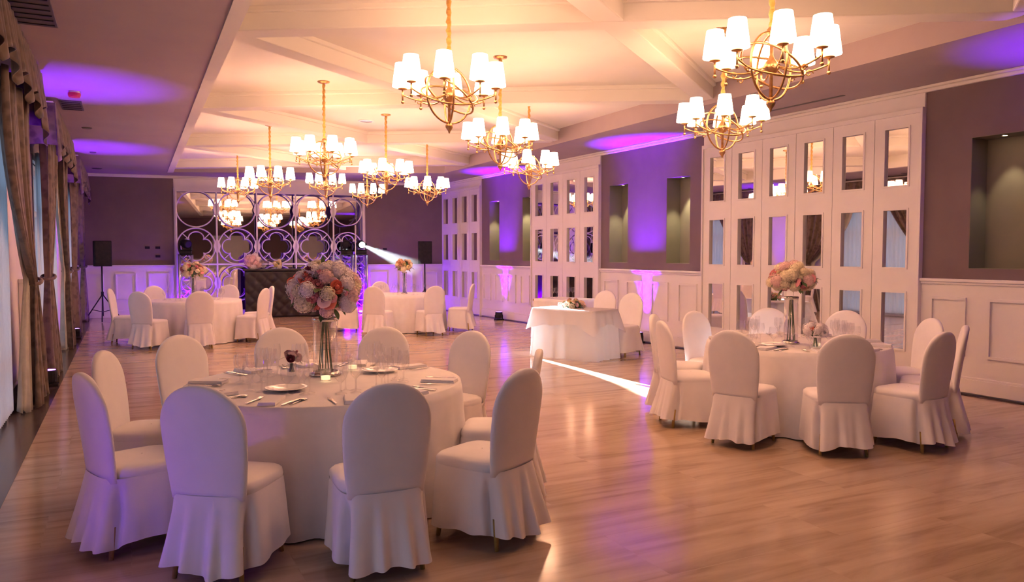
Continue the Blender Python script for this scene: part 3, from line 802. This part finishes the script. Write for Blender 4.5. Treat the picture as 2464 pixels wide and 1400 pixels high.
for i, (c, lb) in enumerate(((T1,'round table under a floor-length white cloth, front left, nearest the viewpoint'),(T2,'round table under a floor-length white cloth, at the right before the mirrored doors'),
                    (T3,'round table under a white cloth, far left before the bar'),(T4,'round table under a white cloth, far middle near the right speaker'))):
    t = thing('round_table', lb, 'table', (c[0],c[1],0), i*.7, 'round tables with white cloths')
    sc = (1,.93,.93,.93)[i]; inst('tablecloth', RC[i % 2], t, scale=(sc,sc,1.0)); inst('tabletop', TTOP, t, scale=(sc,sc,1.0)); inst('pedestal', TPED, t)

E1 = Vector((-.36,.93,0)).normalized(); E2 = Vector((.93,.36,0)).normalized()
def rect_table(label, corner, ln, wd, seed, lip=True, grp=None):
    ang = math.atan2(E2.y, E2.x); c = Vector(corner)+E1*(ln/2)+E2*(wd/2)
    t = thing('head_table' if lip else 'side_table', label, 'table', c, ang, grp)
    rnd = random.Random(seed); hx, hy = wd/2, ln/2; n = 160
    def P(u, ox, oy):
        a = 2*PI*u; c_, s_ = math.cos(a), math.sin(a); p = 14; k = (abs(c_)**p+abs(s_)**p)**(-1/p); return (hx+ox)*c_*k, (hy+oy)*s_*k
    f = MB(); rows = []
    ph = [rnd.uniform(0,6) for _ in range(4)]
    for sc in (.01,.5,.97): rows.append([(P(j/n,0,0)[0]*sc, P(j/n,0,0)[1]*sc, .75) for j in range(n)])
    for i in range(13):
        t_ = i/12; row = []
        for j in range(n):
            u = j/n; e_ = .02*t_+.02*t_*math.sin(2*PI*11*u+ph[0])+.012*t_*math.sin(2*PI*19*u+ph[1])
            x, y = P(u, e_, e_); row.append((x, y, .748-.738*t_))
        rows.append(row)
    f.grid(rows, wrap=True); f.build('tablecloth', M['overlay' if lip else 'cloth'], t, smooth=True)
    f = MB(); f.box(-hx+.01,hx-.01,-hy+.01,hy-.01,.70,.74); f.build('tabletop', M['legwood'], t)
    if lip:
        f = MB(); rows = []
        for sc in (.01,.5,.97): rows.append([(P(j/n,.006,.006)[0]*sc, P(j/n,.006,.006)[1]*sc, .756) for j in range(n)])
        for i in range(9):
            t_ = i/8; row = []
            for j in range(n):
                u = j/n; a = 2*PI*u; cor = abs(math.sin(2*a))**6 if True else 0
                cnr = max(0, 1-min(abs((u*4-.5) % 1.0 - .0), abs((u*4-.5) % 1.0 - 1.0))*5.0)
                e_ = .008 + .03*t_ + .022*t_*math.sin(2*PI*13*u+ph[2]) + .05*cnr*t_
                x, y = P(u, e_, e_); drop = .23+.12*cnr+.02*math.sin(2*PI*5*u)
                row.append((x, y, .754-drop*t_))
            rows.append(row)
        f.grid(rows, wrap=True); f.build('overlay_cloth', M['overlay'], t, smooth=True)
    return t
rect_table('rectangular head table with white cloth and brightly lit thin overlay, centre right', (6.10,9.48,0), 1.20, .68, 2)
rect_table('rectangular table in pinkish shade behind the head table, glasses on it', (7.28,11.95,0), 1.0, .75, 4, lip=False)
bouquet('low dome of cream and peach roses lying on the head table', (6.24,10.25,.80), .17, .10, [('r','cream'),('r','peach'),('r','blush'),('r','yellow')], 22, 14, 21, .045, bottom=-.25)

# ------------------------------------------------------------------ tableware
def lathe_mesh(name, prof, m_, n=16): f = MB(); f.lathe(prof, n); return f.mesh(name, m_, True)
WINE = lathe_mesh('wine_glass', [(.034,.0),(.034,.003),(.006,.010),(.0045,.03),(.0045,.085),(.012,.095),(.030,.115),(.037,.140),(.036,.165),(.031,.200)], M['glass'])
WATER = lathe_mesh('water_goblet', [(.036,.0),(.036,.003),(.006,.010),(.005,.03),(.005,.065),(.014,.075),(.036,.10),(.042,.13),(.040,.155),(.036,.180)], M['glass'])
FLUTE = lathe_mesh('champagne_flute', [(.031,.0),(.031,.003),(.006,.010),(.004,.03),(.004,.085),(.010,.095),(.023,.13),(.026,.165),(.024,.20),(.022,.225)], M['glass'])
PLATE = lathe_mesh('plate', [(.001,.004),(.06,.004),(.072,.007),(.10,.016),(.128,.020),(.130,.022),(.127,.024),(.10,.020),(.07,.011),(.001,.009)], M['plate'], 32)
def sheet(name, m_, w, h, t): 
    f = MB(); f.box(-w/2,w/2,-h/2,h/2,0,t); f.box(-w/2+.004,w/2-.002,-h/2+.003,h/2-.003,t,t*1.9); return f.mesh(name, m_)
NAP = sheet('napkin', M['napkin'], .10, .23, .010)
def fork_mesh():
    f = MB(); f.bar((0,-.10,.006),(0,.02,.004),.012,.003); f.bar((0,.02,.004),(0,.045,.006),.022,.003)
    for x in (-.009,-.003,.003,.009): f.bar((x,.045,.006),(x,.095,.008),.0032,.0025)
    return f.mesh('fork', M['silver'])
def knife_mesh():
    f = MB(); f.bar((0,-.11,.005),(0,-.01,.005),.016,.007); f.bar((0,-.01,.005),(0,.11,.004),.020,.002); return f.mesh('knife', M['silver'])
def spoon_mesh():
    f = MB(); f.bar((0,-.10,.006),(0,.045,.004),.010,.003); f.sphere((0,.07,.007), 1, 10, 6, (.019,.030,.005)); return f.mesh('spoon', M['silver'], True)
FORK, KNIFE, SPOON = fork_mesh(), knife_mesh(), spoon_mesh()
def put(name, me, label, cat, group, x, y, z, rz): 
    o = bpy.data.objects.new(name, me); COL.objects.link(o); o.location = (x,y,z); o.rotation_euler = (0,0,rz); return tag(o, label, cat, group)
def setting(c, a, where, rnd, full=True, z=TZ, q=1.0, who=''):
    """place setting at angle a on the round table c; local +y points outward"""
    ca, sa = math.cos(a), math.sin(a)
    def at(r_, t):
        r_ *= q; return c[0]+r_*ca-t*sa, c[1]+r_*sa+t*ca
    rz = a-PI/2
    if full:
        for nm, me, r_, tt, lb, pl, dz in (('napkin',NAP,.76,0,'folded white napkin','napkins',.25),('fork',FORK,.745,-.115,'silver fork','forks',.06),
                                ('knife',KNIFE,.745,.115,'silver knife','knives',.06),('spoon',SPOON,.74,.15,'silver spoon','spoons',.06)):
            x, y = at(r_, tt); put(nm, me, '%s before %s, %s' % (lb, who, where), nm, '%s on the %s' % (pl, where), x, y, z, rz+PI+rnd.uniform(-dz,dz))
    for nm, me, rr_, tt, lb, pl in (('water_goblet',WATER,.54,-.02,'water goblet','water goblets'),('wine_glass',WINE,.52,.07,'stemmed wine glass','wine glasses'),
                            ('champagne_flute',FLUTE,.44,.02,'champagne flute','champagne flutes'),('wine_glass',WINE,.46,.10,'inner wine glass','inner wine glasses')):
        if not full and pl[0] == 'i': continue
        x, y = at(rr_+rnd.uniform(-.02,.02), tt+rnd.uniform(-.012,.012))
        put(nm, me, '%s before %s, %s' % (lb, who, where), 'glass', '%s on the %s' % (pl, where), x, y, z, 0)
WHO = {
 T1: ['the leftmost purple chair','the second chair from the left','the bright-rimmed left chair','the far chair left of the vase','the far chair right of the vase','the far right chair','the half-hidden right chair','the near right turned chair','the beige-backed near chair','the nearest purple-backed chair'],
 T2: ['the hidden leftmost chair','the left side-view chair','the bright-seated far chair','the near left chair','the far chair left of the vase','the far chair right of the vase','the far right chair','the rightmost sliver chair','the near right turned chair','the square-backed front chair'],
 T3: ['the left profile chair','the greyish-backed chair','the chair behind the greyish one','the middle front chair','the far chair by the bar','the turned right chair','the right profile chair'],
 T4: ['the left end chair','the left front chair','the peeping far chair','the right front chair','the right profile chair']}
for c, nm, full, q in ((T1,'front left table',True,1.0),(T2,'right table',True,.93),(T3,'back left table',False,.9),(T4,'far middle table',False,.9)):
    rnd = random.Random(int(c[0]*10))
    for a, who in zip(SEATS[c], WHO[c]): setting(c, a, nm, rnd, full, q=q, who=who)
put('plate', PLATE, 'large white round plate left of centre on the front left table', 'plate', None, .88, 4.86, TZ, 0)
put('plate', PLATE, 'white round plate behind the glasses right of the vase, front left table', 'plate', None, 1.62, 5.32, TZ, 0)
put('plate', PLATE, 'white round plate beside the tall vase on the right table', 'plate', None, 5.30, 5.20, TZ, 0)
def votive(label, x, y, z=TZ):
    t = thing('votive_candle', label, 'candle', (x,y,z))
    f = MB(); f.lathe([(.001,.002),(.034,.002),(.036,.01),(.036,.085),(.034,.085),(.033,.012)], 18); f.build('glass_cup', M['glass'], t, smooth=True)
    f = MB(); f.lathe([(.001,.012),(.031,.012),(.031,.035),(.001,.035)], 14); f.build('wax', M['candle'], t)
    return t
votive('candle in a glass cup to the right of the tall vase, front left table', 1.47, 5.50)
votive('candle in a glass cup before the tall vase, front left table', 1.18, 5.10)
votive('candle in a glass cup before the tall vase, right table', 5.62, 4.98)
votive('candle in a glass cup beside the roses on the head table', 6.06, 10.36, .758)
for x, y, lb in ((7.22,12.62,'leftmost'),(7.36,12.72,'second from left'),(7.62,12.70,'third from left'),(7.76,12.78,'rightmost')):
    put('wine_glass', WINE, '%s wine glass on the table behind the head table' % lb, 'glass', 'glasses on the table behind the head table', x, y, TZ, 0)

# bar top items
p = bar_pt(.62,.25); t = thing('bar_lamp', 'small round glowing white lamp standing on the bar', 'lamp', p)
f = MB(); f.lathe([(.04,0),(.04,.01),(.008,.02),(.008,.05)], 12); f.build('base', M['silver'], t, smooth=True)
f = MB(); f.sphere((0,0,.085), .04, 12, 8); f.build('globe', M['lit_warm'], t, smooth=True)
p = bar_pt(-.72,.35); t = thing('ice_bucket', 'pale glass ice bucket on the bar between the flower balls', 'bucket', p)
f = MB(); f.lathe([(.001,0),(.07,0),(.075,.01),(.10,.20),(.095,.20),(.07,.015)], 20); f.build('bowl', M['glass'], t, smooth=True)
f = MB(); f.lathe([(.098,.195),(.104,.195),(.104,.205),(.098,.205)], 20); f.build('rim', M['silver'], t, smooth=True)

# ------------------------------------------------------------------ DJ lights on truss towers
def truss(label, s, d, w=.29, h=1.58):
    t = thing('truss_tower', label, 'truss', BW(s,d,0), -.136, 'truss towers')
    f = MB(); f.box(-w/2-.04,w/2+.04,-w/2-.04,w/2+.04,0,.02); f.build('base_plate', M['rubber'], t)
    f = MB(); f.box(-w/2-.02,w/2+.02,-w/2-.02,w/2+.02,h-.02,h); f.build('top_plate', M['rubber'], t)
    for i, j in ((-1,-1),(1,-1),(1,1),(-1,1)):
        f = MB(); f.tube([(i*w/2,j*w/2,.02),(i*w/2,j*w/2,h-.02)], .024, 10); f.build('pole', M['alu'], t, smooth=True)
    f = MB(); n = 5; C4 = [(-w/2,-w/2),(w/2,-w/2),(w/2,w/2),(-w/2,w/2)]
    for q in range(4):
        a, b_ = C4[q], C4[(q+1) % 4]
        for k in range(n):
            z0, z1 = .06+(h-.12)*k/n, .06+(h-.12)*(k+1)/n
            if (k+q) % 2: a_, b2 = b_, a
            else: a_, b2 = a, b_
            f.tube([(a_[0],a_[1],z0),(b2[0],b2[1],z1)], .009, 6); f.tube([(a[0],a[1],z1),(b_[0],b_[1],z1)], .008, 6)
    f.build('bracing', M['alu'], t, smooth=True)
    wl = Vector(BW(s,d,.06))
    f = MB(); f.lathe([(.001,.03),(.06,.03),(.06,.06),(.001,.06)], 14); f.build('led_lamp', M['lit_led'], t)
    lamp('truss_light', 'POINT', (wl.x,wl.y,.25), 110, PURPLE, None, size=.05)
    return t
def moving_head(label, s, d, z, aim=None, lit=False):
    t = thing('moving_head_light', label, 'stage light', BW(s,d,z), -.136, None)
    f = MB(); f.box(-.14,.14,-.12,.12,0,.09); f.build('base', M['black'], t, bevel=.015)
    f = MB()
    for sx in (-1,1): f.bar((sx*.135,0,.09),(sx*.135,0,.30),.035,.10,up=(0,1,0))
    f.bar((-.15,0,.105),(.15,0,.105),.10,.03); f.build('yoke', M['black'], t, bevel=.01)
    dirv = Vector((0,-1,0)) if aim is None else (Matrix.Rotation(.136,3,'Z') @ (Vector(aim)-Vector(BW(s,d,z+.27)))).normalized()
    q = dirv.to_track_quat('Z','Y').to_matrix().to_4x4()
    f = MB(); f.lathe([(.001,-.15),(.07,-.14),(.10,-.08),(.11,.0),(.105,.10),(.095,.13),(.088,.13)], 20); f.xf(Matrix.Translation((0,0,.27)) @ q); f.build('head', M['black'], t, smooth=True)
    f = MB(); f.lathe([(.0001,.125),(.08,.125)], 20); f.xf(Matrix.Translation((0,0,.27)) @ q); f.build('lens', M['lit_white' if lit else 'rubber'], t)
    return t
truss('silver truss tower lit purple, left end of the back mirror', 1.45, .45)
truss('silver truss tower lit purple, left of the pair by the right end of the mirror', 5.42, .45)
truss('silver truss tower lit purple, right of the pair by the right end of the mirror', 5.80, .45)
moving_head('black moving-head light, unlit, on the truss tower left of the mirror', 1.45, .45, 1.58, aim=(3,18,1.2))
moving_head('black moving-head light, unlit, on the left of the paired truss towers', 5.42, .45, 1.58, aim=(3.5,16,.9))
AIM = (5.82, 6.7, 0.0)
moving_head('black moving-head light with lit white lens on the rightmost truss tower', 5.80, .45, 1.58, aim=AIM, lit=True)
hp = Vector(BW(5.80,.45,1.58+.27)); dv = (Vector(AIM)-hp).normalized(); sp = hp + dv*.2
lamp('moving_head_beam', 'SPOT', sp, BEAM_W, (.86,.94,1.0), None, AIM, size=.03, spot_size=math.radians(5.8), spot_blend=.15)
t = thing('light_pole', 'thin pale pole standing between the paired truss towers', 'pole', BW(5.61,.80,0))
f = MB(); f.tube([(0,0,.02),(0,0,2.35)], .012, 8); f.build('pole', M['white'], t, smooth=True)
f = MB(); f.lathe([(.001,0),(.12,0),(.12,.015),(.001,.02)], 18); f.build('base', M['white'], t)

# speakers on stands
def speaker(label, x, y, z0, rz):
    t = thing('loudspeaker', label, 'speaker', (x,y,z0), rz)
    f = MB(); f.prism([(-.19,-.16),(.19,-.16),(.15,.16),(-.15,.16)], 0, .60); f.build('cabinet', M['black'], t, bevel=.015)
    f = MB(); f.box(-.17,.17,-.172,-.162,.02,.58); f.build('grille', M['grille'] if False else M['black'], t, bevel=.004)
    return t
def stand(label, x, y, h, rz):
    t = thing('speaker_stand', label, 'stand', (x,y,0), rz)
    f = MB(); f.tube([(0,0,.12),(0,0,h)], .018, 10); f.build('pole', M['rubber'], t, smooth=True)
    f = MB(); f.tube([(0,0,.62),(0,0,.70)], .032, 10); f.build('collar', M['rubber'], t, smooth=True)
    for k in range(3):
        a = k*2*PI/3+.5; f = MB(); f.tube([(0,0,.64),(.45*math.cos(a),.45*math.sin(a),.015)], .014, 8); f.build('leg', M['rubber'], t, smooth=True)
        f = MB(); f.tube([(0,0,.22),(.27*math.cos(a),.27*math.sin(a),.27)], .009, 6); f.build('brace', M['rubber'], t, smooth=True)
    return t
stand('black tripod speaker stand in the far left corner', -.48, 20.6, 1.30, 0)
speaker('black loudspeaker on the tripod stand in the far left corner', -.48, 20.6, 1.30, .25)
stand('black tripod speaker stand behind the far middle table', 7.22, 19.55, 1.33, .4)
speaker('black loudspeaker on the tripod stand behind the far middle table', 7.22, 19.55, 1.33, -.3)

# wall plates on the dark back wall
for s, z, lb in ((.53,1.75,'upper left small black socket plate left of the back mirror'),(.77,1.75,'upper right small black socket plate left of the back mirror'),(.77,1.53,'lower small black socket plate left of the back mirror'),
                 (6.30,1.72,'left small black socket plate right of the back mirror'),(6.52,1.72,'right small black socket plate right of the back mirror')):
    f = MB(); f.box(-.055,.055,-.012,0,-.03,.03); f.box(-.04,-.005,-.016,-.012,-.02,.02); f.box(.005,.04,-.016,-.012,-.02,.02)
    o = f.build('wall_socket', M['black'], None, loc=BW(s,.006,z)); o.rotation_euler = (0,0,-.136); tag(o, lb, 'socket', 'socket plates on the back wall')

# niche downlights
NL = [(4.91,'near niche left of the tall mirrored doors'),(6.60,'second niche left of the tall mirrored doors'),(10.12,'niche just beyond the middle mirrored doors'),(11.77,'farthest wall niche'),(-.35,'niche at the right edge of the picture')]
for s, lb in NL:
    p = Vector(RW(s, -.10, NZ1)); f = MB(); f.lathe([(.028,-.012),(.045,-.012),(.045,-.002),(.028,-.002)], 16)
    t = thing('niche_downlight', 'lit round downlight in the top of the %s' % lb, 'light', p)
    f.build('bezel', M['silver'], t, smooth=False); f = MB(); f.lathe([(.0001,-.008),(.028,-.008)], 14); f.build('lens', M['lit_warm'], t)
    lamp('niche_light', 'SPOT', (p.x,p.y,p.z-.03), 14 if s < 0 else 60, (1.0,.83,.52), None, (RW(s,-.16,1.5)), size=.02, spot_size=math.radians(62), spot_blend=.5)

# ceiling fittings
def ceil_box(name, label, cat, x, y, w, l, h, m_, slats=0, rz=0):
    t = thing(name, label, cat, (x,y,SOF), rz)
    f = MB(); f.box(-w/2,w/2,-l/2,l/2,-h,0); f.build('frame', M[m_], t, bevel=.004)
    if slats:
        for k in range(slats):
            yy = -l/2+l*(k+.5)/slats; g = MB(); g.bar((-w/2+.02,yy,-h-.004),(w/2-.02,yy,-h-.004),.02,.006); g.build('slat', M['rubber'], t)
    return t
ceil_box('air_vent', 'dark square ceiling vent nearest, at the top left corner', 'vent', -.63, 7.40, .32, .9, .012, 'grille', 6)
ceil_box('air_vent', 'dark ceiling vent above the far end of the nearest curtain', 'vent', -.58, 11.85, .26, .7, .012, 'grille', 5)
t = thing('fire_alarm', 'small red and white alarm on the ceiling in the purple glow', 'alarm', (-.50,10.85,SOF))
f = MB(); f.lathe([(.001,-.07),(.06,-.07),(.07,-.05),(.07,-.02),(.001,-.02)], 18); f.build('red_body', M['red'], t, smooth=False)
f = MB(); f.lathe([(.001,-.02),(.055,-.02),(.06,0),(.001,0)], 18); f.build('white_base', M['white'], t)
for x, y, r_, lb in ((-.48,13.85,.075,'small round ceiling speaker between the two purple glows'),(-.50,17.1,.06,'small round ceiling sensor in the farther purple glow'),(-.52,20.3,.11,'round ceiling speaker near the far left corner')):
    f = MB(); f.lathe([(.001,-.018),(r_*.8,-.018),(r_,-.006),(r_,0),(.001,0)], 20); o = f.build('ceiling_speaker', M['grille'], None, loc=(x,y,SOF)); tag(o, lb, 'ceiling speaker')
f = MB(); f.lathe([(.10,-.014),(.13,-.014),(.135,0),(.10,0)], 26); f.lathe([(.001,-.006),(.10,-.006)], 26); o = f.build('ceiling_speaker', M['white'], None, loc=(3.68,12.75,TOP)); tag(o, 'round white ceiling speaker among the far chandeliers', 'ceiling speaker')
f = MB(); f.box(1.3, 3.9, .42, .47, SOF-.006, SOF+.001, T=RW); o = trim(f, 'grille')

# ------------------------------------------------------------------ curtains
def drape_mesh(y_top0, y_top1, y_tie, y_b0, y_b1, seed, z_top=3.15, z_tie=1.30, mtl='damask', x=-.88, amp=.05, nf=6):
    rnd = random.Random(seed); ph = [rnd.uniform(0,6) for _ in range(3)]; f = MB(); rows = []; n = 90; nz_ = 40
    for i in range(nz_+1):
        z = z_top + (.012-z_top)*i/nz_; row = []
        if z > z_tie:
            t = (z_top-z)/(z_top-z_tie); e = t**2.2; a0 = lerp(y_top0, y_tie-.10, e); a1 = lerp(y_top1, y_tie+.10, t**1.4)
            am = amp*(1-.4*t)
        else:
            t = (z_tie-z)/z_tie; e = t**.7; a0 = lerp(y_tie-.10, y_b0, e); a1 = lerp(y_tie+.10, y_b1, e); am = amp*(.6+.9*t)
        for j in range(n+1):
            u = j/n; row.append((x + am*math.sin(2*PI*nf*u+ph[0]+.5*math.sin(z*2)) + .35*am*math.sin(2*PI*nf*2.3*u+ph[1]), lerp(a0,a1,u), z + (.03*math.sin(2*PI*nf*u) if i == nz_ else 0)))
        rows.append(row)
    f.grid(rows); return f
def curtain(label, args, seed, group=None, lining=None):
    yt = args[2]; t = thing('window_curtain', label, 'curtain', (-.88, yt, 0), 0, group)
    d = drape_mesh(*args, seed); d.xf(Matrix.Translation((.88,-yt,0))); d.build('drape', M['damask'], t, smooth=True, solid=.006)
    if lining:
        d = drape_mesh(*lining, seed+9, x=-.93, amp=.03, nf=5); d.xf(Matrix.Translation((.88,-yt,0))); d.build('lining', M['lining'], t, smooth=True, solid=.004)
    f = MB(); f.tube([(.075*math.cos(a)-.0, .125*math.sin(a), 1.30+.03*math.sin(a)) for a in [2*PI*k/20 for k in range(20)]], .02, 8, closed=True); f.build('tieback', M['damask'], t, smooth=True)
def valance(label, y0, y1, seed):
    t = thing('curtain_valance', label, 'valance', (-.95,(y0+y1)/2,0), 0, None); rows = []; n = 260; L_ = y1-y0
    f = MB()
    for i in range(10):
        v_ = i/9; row = []
        for j in range(n+1):
            u = j/n; sw = abs(math.sin(PI*u*5)); drop = .38+.20*(1-sw)+.16*(1 if u < .06 or u > .94 else 0)
            row.append((.20+.025*math.sin(2*PI*u*20)*(.3+v_)+.03*v_, -L_/2+L_*u, 3.50-drop*v_))
        rows.append(row)
    f.grid(rows)
    # returned ends to the wall
    for yy in (-L_/2, L_/2): f.grid([[(-.14,yy,3.50),(.05,yy,3.50),(.20,yy,3.50)],[(-.14,yy,2.96),(.05,yy,2.98),(.22,yy,2.97)]])
    f.build('swag', M['damask'], t, smooth=True, solid=.008)
    f = MB(); f.box(-.14,.19,-L_/2+.01,L_/2-.01,3.46,3.52); f.build('board', M['white'], t)
def sheer(label, y0, y1, seed):
    f = MB(); rows = []; n = 160
    for i in range(8):
        z = 2.95-2.88*i/7; rows.append([(-1.02+.025*math.sin(2*PI*22*j/n+.3*math.sin(z)), lerp(y0,y1,j/n), z) for j in range(n+1)])
    f.grid(rows); o = f.build('sheer_curtain', M['sheer'], None, smooth=True); tag(o, label, 'curtain', 'sheer curtains')
curtain('brown damask curtain tied back, nearest at the left edge', (7.55,9.55,9.72,9.15,10.35), 1, lining=(8.3,9.6,9.66,8.95,9.6))
curtain('brown damask curtain at the lower left corner, nearest the viewpoint', (5.55,6.95,5.62,5.0,6.12), 2)
curtain('brown damask curtain second along the left wall, left side of the middle window', (11.45,12.9,11.55,11.1,12.1), 3)
curtain('brown damask curtain third along the left wall, with a pale streak of light', (14.0,15.4,15.3,14.7,15.75), 4, lining=(13.8,15.2,15.2,14.6,15.2))
curtain('brown damask curtain lit purple, next to the far uplight', (17.35,18.9,17.45,17.0,18.1), 5)
curtain('brown damask curtain farthest, by the corner with the speaker', (19.7,21.2,21.0,20.5,21.4), 6)
valance('scalloped damask valance over the nearest window, top left', 5.5, 9.75, 1)
valance('scalloped damask valance over the middle window', 11.35, 15.45, 2)
valance('scalloped damask valance over the farthest window', 17.25, 21.3, 3)
sheer('white sheer curtain across the nearest window at the left edge', 7.0, 8.9, 1)
sheer('white sheer curtain across the middle window of the left wall', 12.1, 14.8, 2)
sheer('white sheer curtain across the farthest window of the left wall', 18.0, 20.6, 3)
# low white pedestals on the left wall piers beside the curtains
t = thing('radiator_cover', 'white boxed cover on the left wall pier behind the nearest curtain', 'cover', (-1.035,10.74,0))
f = MB(); f.box(-.06,.06,-.28,.28,0,1.26); f.build('body', M['white'], t); f = MB(); f.box(-.06,.08,-.30,.30,1.26,1.31); f.build('top', M['white'], t, bevel=.005)

# haze lit by the moving head: a wedge of thin smoke in front of its lens
hz = bpy.data.materials.new('thin_stage_smoke'); hz.use_nodes = True; nt = hz.node_tree; nt.nodes.clear()
o_ = nt.nodes.new('ShaderNodeOutputMaterial'); vs_ = nt.nodes.new('ShaderNodeVolumeScatter'); vs_.inputs['Density'].default_value = .0016; vs_.inputs['Anisotropy'].default_value = .3
nt.links.new(vs_.outputs[0], o_.inputs['Volume'])
f = MB(); f.lathe([(.10,0),(.30,3.9)], 16, close=True); f.xf(dv.to_track_quat('Z','Y').to_matrix().to_4x4())
o = f.build('stage_smoke', hz, None, loc=tuple(sp+dv*.1)); o['kind'] = 'stuff'; tag(o, 'faint white smoke lit by the moving-head beam at the right end of the mirror', 'smoke')
